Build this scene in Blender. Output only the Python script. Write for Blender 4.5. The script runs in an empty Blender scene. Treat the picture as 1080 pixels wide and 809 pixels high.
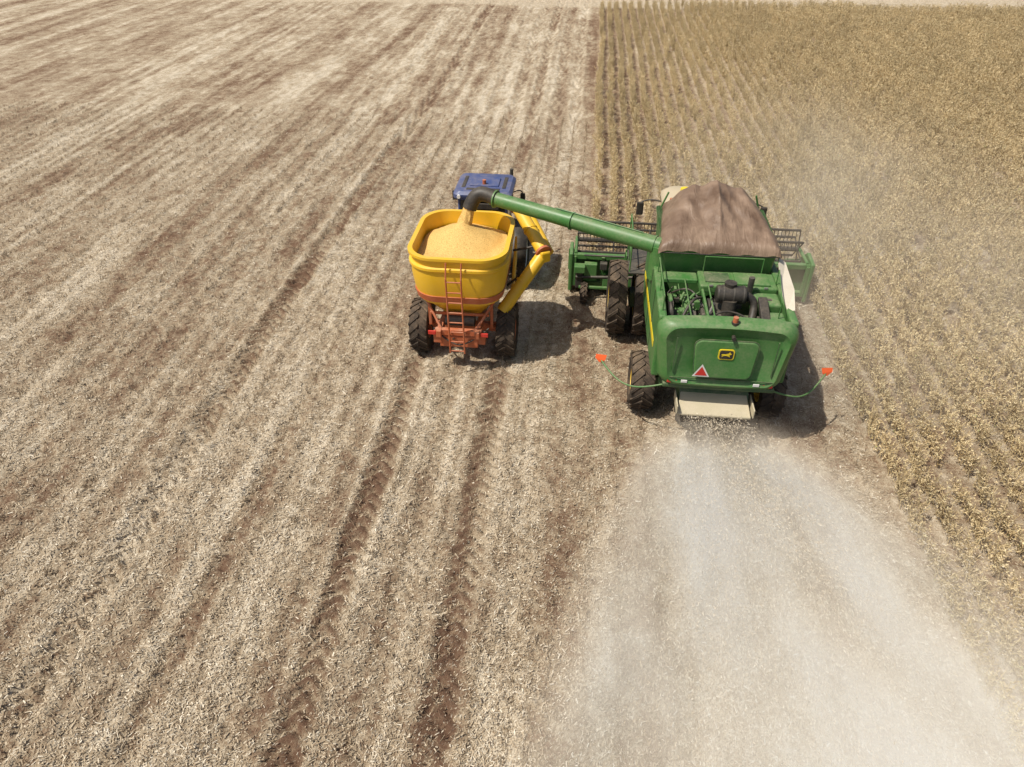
import bpy, math, random
import numpy as np
from mathutils import Vector, Matrix
random.seed(7); rng=np.random.default_rng(11)
S=bpy.context.scene
COL=S.collection
R=math.radians

# ------------------------------------------------------------------ noise
def _h(ix,iy,seed):
    n=(ix.astype(np.int64)*374761393+iy.astype(np.int64)*668265263+seed*974711)&0xffffffff
    n=((n^(n>>13))*1274126177)&0xffffffff
    n=((n^(n>>16))*2246822519)&0xffffffff
    return ((n^(n>>15))&0xffffff)/float(0xffffff)
def vn(x,y,seed=0):
    x=np.asarray(x,dtype=float);y=np.asarray(y,dtype=float)
    ix=np.floor(x);iy=np.floor(y);fx=x-ix;fy=y-iy
    fx=fx*fx*(3-2*fx);fy=fy*fy*(3-2*fy)
    a=_h(ix,iy,seed);b=_h(ix+1,iy,seed);c=_h(ix,iy+1,seed);d=_h(ix+1,iy+1,seed)
    return (a*(1-fx)+b*fx)*(1-fy)+(c*(1-fx)+d*fx)*fy
def fbm(x,y,seed=0,o=3):
    s=0;a=1;t=0
    for i in range(o):
        s=s+a*vn(x*2**i,y*2**i,seed+i*17);t+=a;a*=.5
    return s/t
def sst(a,b,x):
    t=np.clip((x-a)/(b-a),0,1);return t*t*(3-2*t)

# ------------------------------------------------------------------ materials
def newmat(name):
    m=bpy.data.materials.new(name);m.use_nodes=True
    nt=m.node_tree
    b=nt.nodes['Principled BSDF']
    return m,nt,b
def paint(name,col,rough=.42,dust=.35,metal=0.0,dcol=(.46,.37,.26),spec=.5):
    m,nt,b=newmat(name);N=nt.nodes;L=nt.links
    tc=N.new('ShaderNodeTexCoord')
    n1=N.new('ShaderNodeTexNoise');n1.inputs['Scale'].default_value=2.3;n1.inputs['Detail'].default_value=8;n1.inputs['Roughness'].default_value=.7
    n2=N.new('ShaderNodeTexNoise');n2.inputs['Scale'].default_value=22;n2.inputs['Detail'].default_value=4
    L.new(tc.outputs['Object'],n1.inputs['Vector']);L.new(tc.outputs['Object'],n2.inputs['Vector'])
    geo=N.new('ShaderNodeNewGeometry');sx=N.new('ShaderNodeSeparateXYZ');L.new(geo.outputs['Normal'],sx.inputs[0])
    mr=N.new('ShaderNodeMapRange');mr.inputs[1].default_value=.35;mr.inputs[2].default_value=.75
    mr.inputs[3].default_value=.15;mr.inputs[4].default_value=1;L.new(n1.outputs[0],mr.inputs[0])
    up=N.new('ShaderNodeMapRange');up.inputs[1].default_value=-.2;up.inputs[2].default_value=1
    up.inputs[3].default_value=.45;up.inputs[4].default_value=1.25;L.new(sx.outputs[2],up.inputs[0])
    mu=N.new('ShaderNodeMath');mu.operation='MULTIPLY';L.new(mr.outputs[0],mu.inputs[0]);L.new(up.outputs[0],mu.inputs[1])
    m2=N.new('ShaderNodeMath');m2.operation='MULTIPLY';L.new(mu.outputs[0],m2.inputs[0]);L.new(n2.outputs[0],m2.inputs[1])
    m3=N.new('ShaderNodeMath');m3.operation='MULTIPLY';m3.use_clamp=True;m3.inputs[1].default_value=dust*2;L.new(m2.outputs[0],m3.inputs[0])
    mx=N.new('ShaderNodeMix');mx.data_type='RGBA';mx.inputs[6].default_value=(*col,1);mx.inputs[7].default_value=(*dcol,1)
    L.new(m3.outputs[0],mx.inputs[0]);L.new(mx.outputs[2],b.inputs['Base Color'])
    ra=N.new('ShaderNodeMapRange');ra.inputs[3].default_value=rough;ra.inputs[4].default_value=.9;L.new(m3.outputs[0],ra.inputs[0])
    L.new(ra.outputs[0],b.inputs['Roughness'])
    b.inputs['Metallic'].default_value=metal;b.inputs['Specular IOR Level'].default_value=spec
    return m
GREEN=paint('green_paint',(.034,.165,.028),.38,.34)
GREEND=paint('green_paint_dark',(.014,.08,.018),.5,.4)
YEL=paint('yellow_rim',(.78,.52,.03),.45,.35)
TYEL=paint('trailer_yellow',(.82,.48,.010),.38,.24)
ORG=paint('orange_paint',(.46,.09,.018),.5,.5)
BLK=paint('black_plastic',(.014,.013,.012),.5,.2)
RUB=paint('rubber',(.022,.02,.019),.85,.7,dcol=(.24,.17,.11),spec=.2)
STEEL=paint('worn_steel',(.34,.32,.3),.45,.3,.7)
DMET=paint('dark_metal',(.06,.06,.055),.5,.35,.5)
BEIGE=paint('beige_roof',(.50,.42,.28),.6,.5)
PAN=paint('spreader_paint',(.46,.40,.26),.7,.9,dcol=(.55,.47,.34))
CREAM=paint('cream_panel',(.66,.60,.48),.55,.4)
BLUE=paint('blue_paint',(.018,.055,.20),.4,.35)
RED=paint('red_reflector',(.6,.03,.02),.35,.1)
WHT=paint('white_paint',(.78,.76,.72),.5,.1)
FLAG=paint('flag_orange',(.85,.12,.02),.6,.05)
BADY=paint('badge_yellow',(.8,.6,.02),.4,.05)
GLS=paint('cab_glass',(.015,.02,.022),.12,.1)
def tarpmat():
    m,nt,b=newmat('brown_tarp');N=nt.nodes;L=nt.links
    tc=N.new('ShaderNodeTexCoord');n=N.new('ShaderNodeTexNoise');n.inputs['Scale'].default_value=1.8;n.inputs['Detail'].default_value=8;n.inputs['Roughness'].default_value=.6
    L.new(tc.outputs['Object'],n.inputs['Vector'])
    r=N.new('ShaderNodeValToRGB');e=r.color_ramp.elements
    e[0].position=.32;e[0].color=(.125,.075,.045,1);e[1].position=.70;e[1].color=(.29,.20,.135,1)
    L.new(n.outputs[0],r.inputs[0]);L.new(r.outputs[0],b.inputs['Base Color']);b.inputs['Roughness'].default_value=.5
    mp=N.new('ShaderNodeMapping');mp.inputs['Scale'].default_value=(1.0,.35,.35);L.new(tc.outputs['Object'],mp.inputs[0])
    n2=N.new('ShaderNodeTexNoise');n2.inputs['Scale'].default_value=7;n2.inputs['Detail'].default_value=4;n2.inputs['Distortion'].default_value=.8
    L.new(mp.outputs[0],n2.inputs['Vector']);bp=N.new('ShaderNodeBump');bp.inputs['Strength'].default_value=.6;bp.inputs['Distance'].default_value=.06
    L.new(n2.outputs[0],bp.inputs['Height']);L.new(bp.outputs[0],b.inputs['Normal'])
    return m
TARP=tarpmat()
def grainmat():
    m,nt,b=newmat('grain');N=nt.nodes;L=nt.links
    tc=N.new('ShaderNodeTexCoord');n=N.new('ShaderNodeTexVoronoi');n.inputs['Scale'].default_value=55
    L.new(tc.outputs['Object'],n.inputs['Vector'])
    r=N.new('ShaderNodeValToRGB');e=r.color_ramp.elements
    e[0].position=.1;e[0].color=(.86,.58,.20,1);e[1].position=.85;e[1].color=(.50,.30,.08,1)
    L.new(n.outputs['Distance'],r.inputs[0]);L.new(r.outputs[0],b.inputs['Base Color']);b.inputs['Roughness'].default_value=.8
    bp=N.new('ShaderNodeBump');bp.inputs['Strength'].default_value=.5;bp.inputs['Distance'].default_value=.012
    L.new(n.outputs['Distance'],bp.inputs['Height']);bp.invert=True;L.new(bp.outputs[0],b.inputs['Normal'])
    return m
GRAIN=grainmat()
def rampattr(name,stops,rough=.85,attr='shade'):
    m,nt,b=newmat(name);N=nt.nodes;L=nt.links
    a=N.new('ShaderNodeAttribute');a.attribute_name=attr
    r=N.new('ShaderNodeValToRGB');cr=r.color_ramp
    while len(cr.elements)<len(stops):cr.elements.new(.5)
    for e,(p,c) in zip(cr.elements,stops):e.position=p;e.color=(*c,1)
    L.new(a.outputs['Fac'],r.inputs[0]);L.new(r.outputs[0],b.inputs['Base Color'])
    b.inputs['Roughness'].default_value=rough;b.inputs['Specular IOR Level'].default_value=.2
    return m,nt,b,r
STRAW,_,_,_=rampattr('straw_bits',[(0,(.22,.155,.10)),(.35,(.375,.29,.19)),(.7,(.545,.45,.32)),(1,(.76,.68,.54))])
CROPM,nt,b,r=rampattr('dry_soybean',[(0,(.25,.175,.09)),(.3,(.42,.315,.165)),(.65,(.62,.485,.27)),(.9,(.76,.63,.40)),(1,(.42,.43,.17))])
N=nt.nodes;L=nt.links
oi=N.new('ShaderNodeObjectInfo');mxx=N.new('ShaderNodeHueSaturation')
mr=N.new('ShaderNodeMapRange');mr.inputs[3].default_value=.82;mr.inputs[4].default_value=1.12
L.new(oi.outputs['Random'],mr.inputs[0]);L.new(mr.outputs[0],mxx.inputs['Value']);L.new(r.outputs[0],mxx.inputs['Color'])
L.new(mxx.outputs[0],b.inputs['Base Color'])

# ------------------------------------------------------------------ mesh helpers
def empty(name,loc):
    o=bpy.data.objects.new(name,None);o.location=loc;o.empty_display_size=.5;COL.objects.link(o);return o
def mk(name,verts,faces,mat,parent=None,bevel=0,smooth=False,ang=35,seg=2):
    me=bpy.data.meshes.new(name);me.from_pydata([tuple(v) for v in verts],[],[tuple(f) for f in faces])
    me.validate();me.update()
    import bmesh
    bm=bmesh.new();bm.from_mesh(me);bmesh.ops.recalc_face_normals(bm,faces=bm.faces);bm.to_mesh(me);bm.free()
    if smooth:
        me.polygons.foreach_set('use_smooth',[True]*len(me.polygons))
        me.set_sharp_from_angle(angle=R(ang))
    o=bpy.data.objects.new(name,me);me.materials.append(mat);COL.objects.link(o)
    if parent:o.parent=parent
    if bevel>0:
        md=o.modifiers.new('b','BEVEL');md.width=bevel;md.segments=seg;md.limit_method='ANGLE';md.angle_limit=R(40)
    return o
def box(name,c,s,mat,parent,rot=(0,0,0),bevel=.015):
    from mathutils import Euler
    M=Euler(rot).to_matrix();v=[]
    for z in(-1,1):
        for y in(-1,1):
            for x in(-1,1):
                v.append(Vector(c)+M@Vector((x*s[0]/2,y*s[1]/2,z*s[2]/2)))
    f=[(0,2,3,1),(4,5,7,6),(0,1,5,4),(2,6,7,3),(0,4,6,2),(1,3,7,5)]
    return mk(name,v,f,mat,parent,bevel)
def multibox(name,lst,mat,parent,bevel=.01):
    v=[];f=[]
    for c,s in lst:
        b=len(v)
        for z in(-1,1):
            for y in(-1,1):
                for x in(-1,1):v.append((c[0]+x*s[0]/2,c[1]+y*s[1]/2,c[2]+z*s[2]/2))
        f+=[tuple(i+b for i in q) for q in [(0,2,3,1),(4,5,7,6),(0,1,5,4),(2,6,7,3),(0,4,6,2),(1,3,7,5)]]
    return mk(name,v,f,mat,parent,bevel)
def cylgeo(p0,p1,r0,r1,seg,b=0):
    p0=Vector(p0);p1=Vector(p1);d=(p1-p0).normalized()
    a=d.orthogonal().normalized();c=d.cross(a);v=[];f=[]
    for p,r in((p0,r0),(p1,r1)):
        for i in range(seg):
            t=2*math.pi*i/seg;v.append(p+a*math.cos(t)*r+c*math.sin(t)*r)
    for i in range(seg):
        j=(i+1)%seg;f.append((b+i,b+j,b+seg+j,b+seg+i))
    f.append(tuple(b+i for i in range(seg)));f.append(tuple(b+seg+i for i in range(seg)))
    return v,f
def cyl(name,p0,p1,r,mat,parent,r1=None,seg=24,bevel=0):
    v,f=cylgeo(p0,p1,r,r if r1 is None else r1,seg)
    return mk(name,v,f,mat,parent,bevel,True)
def cyls(name,lst,mat,parent,seg=10):
    v=[];f=[]
    for p0,p1,r in lst:
        a,b=cylgeo(p0,p1,r,r,seg,len(v));v+=a;f+=b
    return mk(name,v,f,mat,parent,0,True)
def tube(name,pts,r,mat,parent,radii=None,res=4):
    cu=bpy.data.curves.new(name,'CURVE');cu.dimensions='3D';cu.bevel_depth=r;cu.bevel_resolution=res;cu.use_fill_caps=True
    sp=cu.splines.new('NURBS' if len(pts)>2 else 'POLY');sp.points.add(len(pts)-1)
    for i,p in enumerate(pts):
        sp.points[i].co=(*p,1)
        if radii:sp.points[i].radius=radii[i]
    if len(pts)>2:sp.use_endpoint_u=True;sp.order_u=3;sp.resolution_u=8
    o=bpy.data.objects.new(name,cu);cu.materials.append(mat);COL.objects.link(o);o.parent=parent;return o
def prism(name,poly,x0,x1,mat,parent,bevel=.02):
    n=len(poly);v=[(x0,y,z) for y,z in poly]+[(x1,y,z) for y,z in poly]
    f=[tuple(range(n)),tuple(range(2*n-1,n-1,-1))]+[(i,(i+1)%n,n+(i+1)%n,n+i) for i in range(n)]
    return mk(name,v,f,mat,parent,bevel)
def rring(hx,hy,r,seg=6):
    p=[]
    for cx,cy,a0 in((1,1,0),(-1,1,90),(-1,-1,180),(1,-1,270)):
        for i in range(seg+1):
            a=R(a0+90*i/seg);p.append((cx*(hx-r)+math.cos(a)*r,cy*(hy-r)+math.sin(a)*r))
    return p
def loft(name,rings,mat,parent,cap0=True,cap1=True,bevel=0,ang=35):
    n=len(rings[0]);v=[p for r in rings for p in r];f=[]
    for k in range(len(rings)-1):
        for i in range(n):
            j=(i+1)%n;f.append((k*n+i,k*n+j,(k+1)*n+j,(k+1)*n+i))
    if cap0:f.append(tuple(range(n)))
    if cap1:f.append(tuple((len(rings)-1)*n+i for i in range(n)))
    return mk(name,v,f,mat,parent,bevel,True,ang)
def revolve(name,prof,c,mat,parent,seg=40,ang=35):
    v=[];f=[];n=len(prof)
    for i in range(seg):
        a=2*math.pi*i/seg
        for x,r in prof:v.append((c[0]+x,c[1]+math.cos(a)*r,c[2]+math.sin(a)*r))
    for i in range(seg):
        j=(i+1)%seg
        for k in range(n-1):f.append((i*n+k,i*n+k+1,j*n+k+1,j*n+k))
    return mk(name,v,f,mat,parent,0,True,ang)
def wheel(name,parent,c,Rr,W,rr,rimmat,n=20):
    h=W/2
    prof=[(-h*.8,rr),(-h*.95,rr+.06),(-h,rr+(Rr-rr)*.5),(-h*.93,Rr-.06),(-h*.75,Rr-.03),(0,Rr-.015),(h*.75,Rr-.03),(h*.93,Rr-.06),(h,rr+(Rr-rr)*.5),(h*.95,rr+.06),(h*.8,rr)]
    revolve(name+'_tyre',prof,c,RUB,parent)
    v=[];f=[]
    for i in range(n):
        for sgn,off in((1,0),(-1,.5)):
            a=2*math.pi*(i+off)/n;sk=.32*W/Rr
            dt=.30*2*math.pi/n
            b=len(v)
            for (xx,ao,ro) in((sgn*-.02,0,Rr+.03),(sgn*h*.97,sk*1.5,Rr-.005)):
                for rad in(ro-.07,ro):
                    for da in(-dt/2,dt/2):
                        t=a+ao+da;v.append((c[0]+xx,c[1]+math.cos(t)*rad,c[2]+math.sin(t)*rad))
            f+=[tuple(b+q for q in qq) for qq in((0,1,3,2),(4,6,7,5),(0,4,5,1),(2,3,7,6),(0,2,6,4),(1,5,7,3))]
    mk(name+'_lugs',v,f,RUB,parent,.008)
    for s in(-1,1):
        pr=[(s*h*.8,rr+.01),(s*h*.82,rr-.04),(s*h*.35,rr-.07),(s*h*.25,rr*.5),(s*h*.45,rr*.32),(s*h*.5,rr*.28),(s*h*.5,.001)]
        revolve(name+'_rim'+('_a' if s<0 else '_b'),pr,c,rimmat,parent,32)

# ------------------------------------------------------------------ ground fields
TR=[(-8.0,.55,1.05),(-10.15,.45,.35),(-12.9,.45,.45),(-15.1,.4,.35),(-18.2,.5,.45),(-20.4,.5,.3),(-24,.5,.4),(-28,.5,.3),(-31,.5,.4),
    (-4.9,.4,.25),(-6.1,.45,.5),(-6.9,.4,.2),(-9.0,.4,.25),(-11.4,.4,.25)]
def fields(x,y):
    xw=x+.10*np.sin(y*.16+x*.2)+.16*(vn(y*.12,x*0+3.3,5)-.5)
    s=.54+.46*(fbm(xw*.75,y*.03,1,3)-.5)+.28*(vn(xw*2.9,y*.10,21)-.5)+.20*(vn(xw*6.5,y*.35,29)-.5)
    s=s+.44*(fbm(x*1.1,y*.55,31,3)-.5)+.28*(vn(x*4,y*3.1,35)-.5)+.22*(vn(x*8,y*8,36)-.5)
    z=.06*(fbm(x*1.7,y*1.2,41,3)-.5)+.075*(vn(x*5,y*5,43)-.5)+.055*(vn(x*11,y*11,44)-.5)+.05*(fbm(xw*1.3,y*.05,1,2)-.5)
    def tr(xc,w,st,rg=1.0):
        nonlocal s,z
        d=np.abs(xw-xc);m=1-sst(w*.30,w*.66,d+.16*(vn(x*5,y*4,88)-.5))
        rag=np.clip((fbm(x*1.3,y*.5,int(abs(xc)*10)+60,3)-.30)*2.6,0,1.25)
        k=m*st*(rag*rg+(1-rg))
        ch=np.sin(2*np.pi*(y/.30+np.abs(xw-xc)/.30))
        s=s-k*.27-m*st*.14*ch
        z=z-m*st*.04+m*st*.040*np.clip(ch*1.4,-1,1)
        sh=np.exp(-((d-w*.68)/.12)**2)*st
        s=s+.12*sh;z=z+.025*sh
    for xc,w,st in TR:tr(xc,w,st*(1-.45*sst(26,45,y)))
    beh=1-sst(14.2,17,y)*.6
    tr(-3.78,.55,1.15*beh);tr(-1.68,.55,1.0*beh);tr(-2.75,.5,.6);tr(-.75,.45,.45)
    s=s+.20*np.exp(-((xw+.75)/.38)**2)-.22*np.exp(-((xw-.05)/.30)**2)*np.clip((fbm(x*.8,y*.25,77)-.25)*2,0,1.2)
    s=s+.12*np.exp(-((xw+5.0)/.6)**2)+.12*np.exp(-((xw+2.7)/.4)**2)
    fresh=sst(.2,.7,xw)*(1-sst(6.1,6.5,x))*(1-sst(18.5,20,y))
    sf=.52+.26*(fbm(x*1.2,y*.2,91,3)-.5)+.35*(vn(x*5,y*4,93)-.5)+.12*np.exp(-((x-3.2)/1.6)**2)
    ch=np.sin(2*np.pi*(y/.27+np.abs(np.abs(x-2.9)-1.6)/.3))
    mk_=(1-sst(.28,.5,np.abs(np.abs(x-2.9)-1.6)))
    sf=sf-.12*mk_-.06*mk_*ch
    s=s*(1-fresh)+sf*fresh
    crop=np.maximum(sst(6.2,6.5,x)*(1-sst(61.5,62.5,y)),sst(.15,.35,x)*sst(19.2,20,y)*(1-sst(61.5,62.5,y)))
    rw=np.cos(2*np.pi*(x-.45)/.55)
    s=s*(1-crop)+crop*(.45+.12*rw+.3*(vn(x*5,y*5,95)-.5))
    far=sst(61.8,63,y+.6*vn(x*.2,y*0,4))
    s=s*(1-far)+far*.72
    return np.clip(s,0,1),z,crop
def axis(parts,lo,hi):
    a=[]
    for p0,p1,st in parts:a+=list(np.arange(p0,p1,st))
    a.append(parts[-1][1])
    e=[];d=parts[-1][2];p=a[-1]
    while p<hi:d*=1.35;p+=d;e.append(p)
    b=[];d=parts[0][2];p=a[0]
    while p>lo:d*=1.35;p-=d;b.append(p)
    return np.array(b[::-1]+a+e)
xs=axis([(-48,-26,.22),(-26,-12,.11),(-12,1,.052),(1,7,.07),(7,20,.2),(20,60,.5)],-3500,3500)
ys=axis([(-6,3,.2),(3,20,.052),(20,30,.1),(30,70,.25)],-3500,5000)
X,Y=np.meshgrid(xs,ys)
sv,zv,cv=fields(X,Y)
nx,ny=len(xs),len(ys)
idx=np.arange(nx*ny).reshape(ny,nx)
F=np.stack([idx[:-1,:-1],idx[:-1,1:],idx[1:,1:],idx[1:,:-1]],-1).reshape(-1,4)
def bigmesh(name,V,F,mat,attrs={},smooth=False,link=True):
    me=bpy.data.meshes.new(name);k=F.shape[1]
    me.vertices.add(len(V));me.vertices.foreach_set('co',np.ascontiguousarray(V,dtype=np.float32).ravel())
    me.loops.add(F.size);me.loops.foreach_set('vertex_index',np.ascontiguousarray(F,dtype=np.int32).ravel())
    me.polygons.add(len(F));me.polygons.foreach_set('loop_start',np.arange(0,F.size,k,dtype=np.int32))
    if smooth:me.polygons.foreach_set('use_smooth',np.ones(len(F),dtype=bool))
    me.update(calc_edges=True)
    for n,a in attrs.items():
        at=me.attributes.new(n,'FLOAT','POINT');at.data.foreach_set('value',np.ascontiguousarray(a,dtype=np.float32).ravel())
    me.materials.append(mat)
    o=bpy.data.objects.new(name,me)
    if link:COL.objects.link(o)
    return o
def groundmat():
    m,nt,b=newmat('field_soil_and_straw');N=nt.nodes;L=nt.links
    tc=N.new('ShaderNodeTexCoord')
    at=N.new('ShaderNodeAttribute');at.attribute_name='straw'
    def noise(sc,det,rough,vec=(1,1,1)):
        mp=N.new('ShaderNodeMapping');mp.inputs['Scale'].default_value=vec;L.new(tc.outputs['Object'],mp.inputs[0])
        n=N.new('ShaderNodeTexNoise');n.inputs['Scale'].default_value=sc;n.inputs['Detail'].default_value=det;n.inputs['Roughness'].default_value=rough
        L.new(mp.outputs[0],n.inputs['Vector']);return n
    n1=noise(9,6,.75);n2=noise(38,4,.7,(1,.7,1));n3=noise(1.3,5,.6,(1,.12,1));n4=noise(3.2,4,.65)
    def math_(op,a,bv=None,b2=None):
        q=N.new('ShaderNodeMath');q.operation=op
        if isinstance(a,(int,float)):q.inputs[0].default_value=a
        else:L.new(a,q.inputs[0])
        if bv is not None:
            if isinstance(bv,(int,float)):q.inputs[1].default_value=bv
            else:L.new(bv,q.inputs[1])
        if b2 is not None:q.inputs[2].default_value=b2
        return q.outputs[0]
    a=math_('MULTIPLY_ADD',n1.outputs[0],1.1,-.55);c=math_('MULTIPLY_ADD',n2.outputs[0],1.3,-.65);d=math_('MULTIPLY_ADD',n3.outputs[0],.3,-.15)
    e4=math_('MULTIPLY_ADD',n4.outputs[0],.6,-.30)
    f=math_('ADD',at.outputs['Fac'],a);f=math_('ADD',f,c);f=math_('ADD',f,d);f=math_('ADD',f,e4)
    r=N.new('ShaderNodeValToRGB');cr=r.color_ramp
    st=[(.05,(.150,.088,.056)),(.30,(.245,.168,.108)),(.50,(.355,.275,.183)),(.72,(.48,.395,.28)),(.95,(.64,.555,.425))]
    while len(cr.elements)<len(st):cr.elements.new(.5)
    for e,(p,cc) in zip(cr.elements,st):e.position=p;e.color=(*cc,1)
    L.new(f,r.inputs[0])
    sx=N.new('ShaderNodeSeparateXYZ');L.new(tc.outputs['Object'],sx.inputs[0])
    mr=N.new('ShaderNodeMapRange');mr.inputs[1].default_value=70;mr.inputs[2].default_value=78;L.new(sx.outputs[1],mr.inputs[0])
    big=noise(.012,4,.5,(1,2,1))
    rg=N.new('ShaderNodeValToRGB');rg.color_ramp.elements[0].position=.4;rg.color_ramp.elements[0].color=(.15,.16,.07,1)
    rg.color_ramp.elements[1].position=.6;rg.color_ramp.elements[1].color=(.38,.31,.2,1);L.new(big.outputs[0],rg.inputs[0])
    mx=N.new('ShaderNodeMix');mx.data_type='RGBA';L.new(mr.outputs[0],mx.inputs[0]);L.new(r.outputs[0],mx.inputs[6]);L.new(rg.outputs[0],mx.inputs[7])
    L.new(mx.outputs[2],b.inputs['Base Color']);b.inputs['Roughness'].default_value=.95;b.inputs['Specular IOR Level'].default_value=.1
    bp=N.new('ShaderNodeBump');bp.inputs['Strength'].default_value=.9;bp.inputs['Distance'].default_value=.06
    h=math_('ADD',n1.outputs[0],math_('MULTIPLY',n2.outputs[0],.5));L.new(h,bp.inputs['Height']);L.new(bp.outputs[0],b.inputs['Normal'])
    return m
V=np.stack([X,Y,zv],-1).reshape(-1,3)
fl=(np.abs(V[:,0])>60)|(V[:,1]>75)|(V[:,1]<-8);V[fl,2]=0
bigmesh('ground',V,F,groundmat(),{'straw':sv.ravel()},True)

def blades(P,D,Sd,ln,w):
    a=P-D*ln[:,None]/2-Sd*w[:,None]/2;b=P-D*ln[:,None]/2+Sd*w[:,None]/2
    c=P+D*ln[:,None]/2+Sd*w[:,None]/2;d=P+D*ln[:,None]/2-Sd*w[:,None]/2
    V=np.stack([a,b,c,d],1).reshape(-1,3);n=len(P)
    return V,np.arange(4*n).reshape(n,4)
def nrm(v):return v/np.linalg.norm(v,axis=1,keepdims=True)
# ------------------------------------------------------------------ straw residue
n=1150000
py=rng.uniform(0,1,n)**1.45*32+1.0;px=rng.uniform(-1,1,n)
px=px*(8+py*.85)-py*.1
k=(px<6.4)&(px>-32);px=px[k];py=py[k]
s_,z_,c_=fields(px,py)
k=(c_<.3)&(rng.uniform(0,1,len(px))<np.clip((s_-.16)*1.3,.06,1));px=px[k];py=py[k];s_=s_[k];z_=z_[k]
n=len(px)
th=rng.uniform(0,2*np.pi,n);tl=rng.normal(0,.3,n)
D=nrm(np.stack([np.cos(th),np.sin(th),tl],1))
Sd=np.cross(D,nrm(np.stack([rng.normal(0,.5,n),rng.normal(0,.5,n),np.ones(n)],1)));Sd=nrm(Sd)
ln=rng.gamma(2.6,.012,n)+.012;w=rng.uniform(.005,.018,n)
P=np.stack([px,py,z_+.010+rng.uniform(0,.02,n)+np.abs(tl)*ln*.5],1)
V1,F1=blades(P,D,Sd,ln,w)
sh1=np.repeat(np.clip(rng.normal(.47,.26,n)+(s_-.5)*.4,0,1),4)
m=70000
ry=rng.uniform(1,34,m);rx=-.1-.55*rng.integers(0,52,m)+.03*rng.normal(size=m)
fr=rng.uniform(0,1,m)<.2;rx[fr]=.45+.55*rng.integers(0,11,fr.sum())+.03*rng.normal(size=fr.sum())
k=~((rx>.2)&(ry>19));rx=rx[k];ry=ry[k];m=len(rx);_,z2,_=fields(rx,ry)
D=nrm(np.stack([rng.normal(0,.35,m),rng.normal(0,.35,m),np.ones(m)],1));a=rng.uniform(0,6.28,m)
Sd=nrm(np.cross(D,np.stack([np.cos(a),np.sin(a),0*a],1)));ln=rng.uniform(.06,.14,m)
V2,F2=blades(np.stack([rx,ry,z2+ln*.45],1),D,Sd,ln,np.full(m,.011))
sh2=np.repeat(rng.uniform(.1,.6,m),4)
bigmesh('straw_residue',np.concatenate([V1,V2]),np.concatenate([F1,F2+len(V1)]),STRAW,{'shade':np.concatenate([sh1,sh2])})

# ------------------------------------------------------------------ soybean crop
tcol=bpy.data.collections.new('soybean_row_pieces')
for t in range(12):
    Ps=[];Ds=[];ls=[];ws=[];ss=[]
    for i in range(16):
        bx=rng.normal(0,.03);by=(i+rng.uniform(0,1))/16-.5;H=rng.uniform(.40,.68)
        ln_=np.array([rng.normal(.04,.13),rng.normal(.02,.16),1]);ln_/=np.linalg.norm(ln_)
        base=np.array([bx,by,0])
        Ps.append(base+ln_*H/2);Ds.append(ln_);ls.append(H);ws.append(.012);ss.append(.45)
        for b_ in range(7):
            h=rng.uniform(.15,.95)*H;a=rng.uniform(0,6.28);d=np.array([math.cos(a)*.62,math.sin(a)*.8,rng.uniform(.5,1.2)]);d/=np.linalg.norm(d)
            l=rng.uniform(.11,.25);p=base+ln_*h
            Ps.append(p+d*l/2);Ds.append(d);ls.append(l);ws.append(.009);ss.append(rng.uniform(.3,.7))
            for q in range(5):
                pp=p+d*l*rng.uniform(.2,1.05);dd=rng.normal(size=3);dd[2]*=.8;dd/=np.linalg.norm(dd);l2=rng.uniform(.03,.055)
                Ps.append(pp+dd*l2*.5);Ds.append(dd);ls.append(l2);ws.append(rng.uniform(.009,.016));ss.append(np.clip(rng.normal(.62,.22),0,.93))
        for q in range(2):
            pp=base+ln_*H*rng.uniform(.1,1)+rng.normal(0,.06,3)*np.array([1,1,.5]);pp[2]=max(pp[2],.02);dd=rng.normal(size=3);dd/=np.linalg.norm(dd)
            Ps.append(pp);Ds.append(dd);ls.append(rng.uniform(.03,.05));ws.append(rng.uniform(.018,.028));ss.append(np.clip(rng.normal(.5,.2),0,.93) if rng.uniform()>.10 else 1)
    Ps=np.array(Ps);Ds=np.array(Ds)
    Sd=nrm(np.cross(Ds,rng.normal(size=Ds.shape)))
    Vt,Ft=blades(Ps,Ds,Sd,np.array(ls),np.array(ws))
    o=bigmesh('soybean_row_piece_%d'%t,Vt,Ft,CROPM,{'shade':np.repeat(np.array(ss),4)},link=False)
    tcol.objects.link(o)
pts=[];rot=[];scl=[]
for i in range(110):
    xr=.45+.55*i
    y0=20.0 if xr<6.2 else -4.0
    for yy in np.arange(y0,61.6,.87):
        big=float(fbm(np.array([xr*.18]),np.array([yy*.12]),7,2)[0])
        hs=.74+.6*big
        if rng.uniform()<.02:continue
        pts.append((xr+.05*math.sin(yy*.3+i*.1)+rng.normal(0,.035),yy+rng.normal(0,.05)+.45,-.01));rot.append((0,0,math.pi*rng.integers(0,2)+rng.normal(0,.05)))
        wide=.92 if xr<9 and yy>20 else 1.08
        wx=rng.uniform(.85,1.15)*wide*(1.0 if xr<9 else 1.0+min(.25,(xr-9)*.025));scl.append((wx,1.0,hs*rng.uniform(.9,1.1)))
pe=rng.permutation(len(pts));pts=np.array(pts)[pe];rot=np.array(rot)[pe];scl=np.array(scl)[pe]
me=bpy.data.meshes.new('soybean_crop');me.from_pydata([tuple(p) for p in pts],[],[])
for nm,a in(('rot',rot),('scl',scl)):
    at=me.attributes.new(nm,'FLOAT_VECTOR','POINT');at.data.foreach_set('vector',a.astype(np.float32).ravel())
crop=bpy.data.objects.new('soybean_crop',me);COL.objects.link(crop)
ng=bpy.data.node_groups.new('crop_instancing','GeometryNodeTree')
ng.interface.new_socket('Geometry',in_out='INPUT',socket_type='NodeSocketGeometry')
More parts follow.
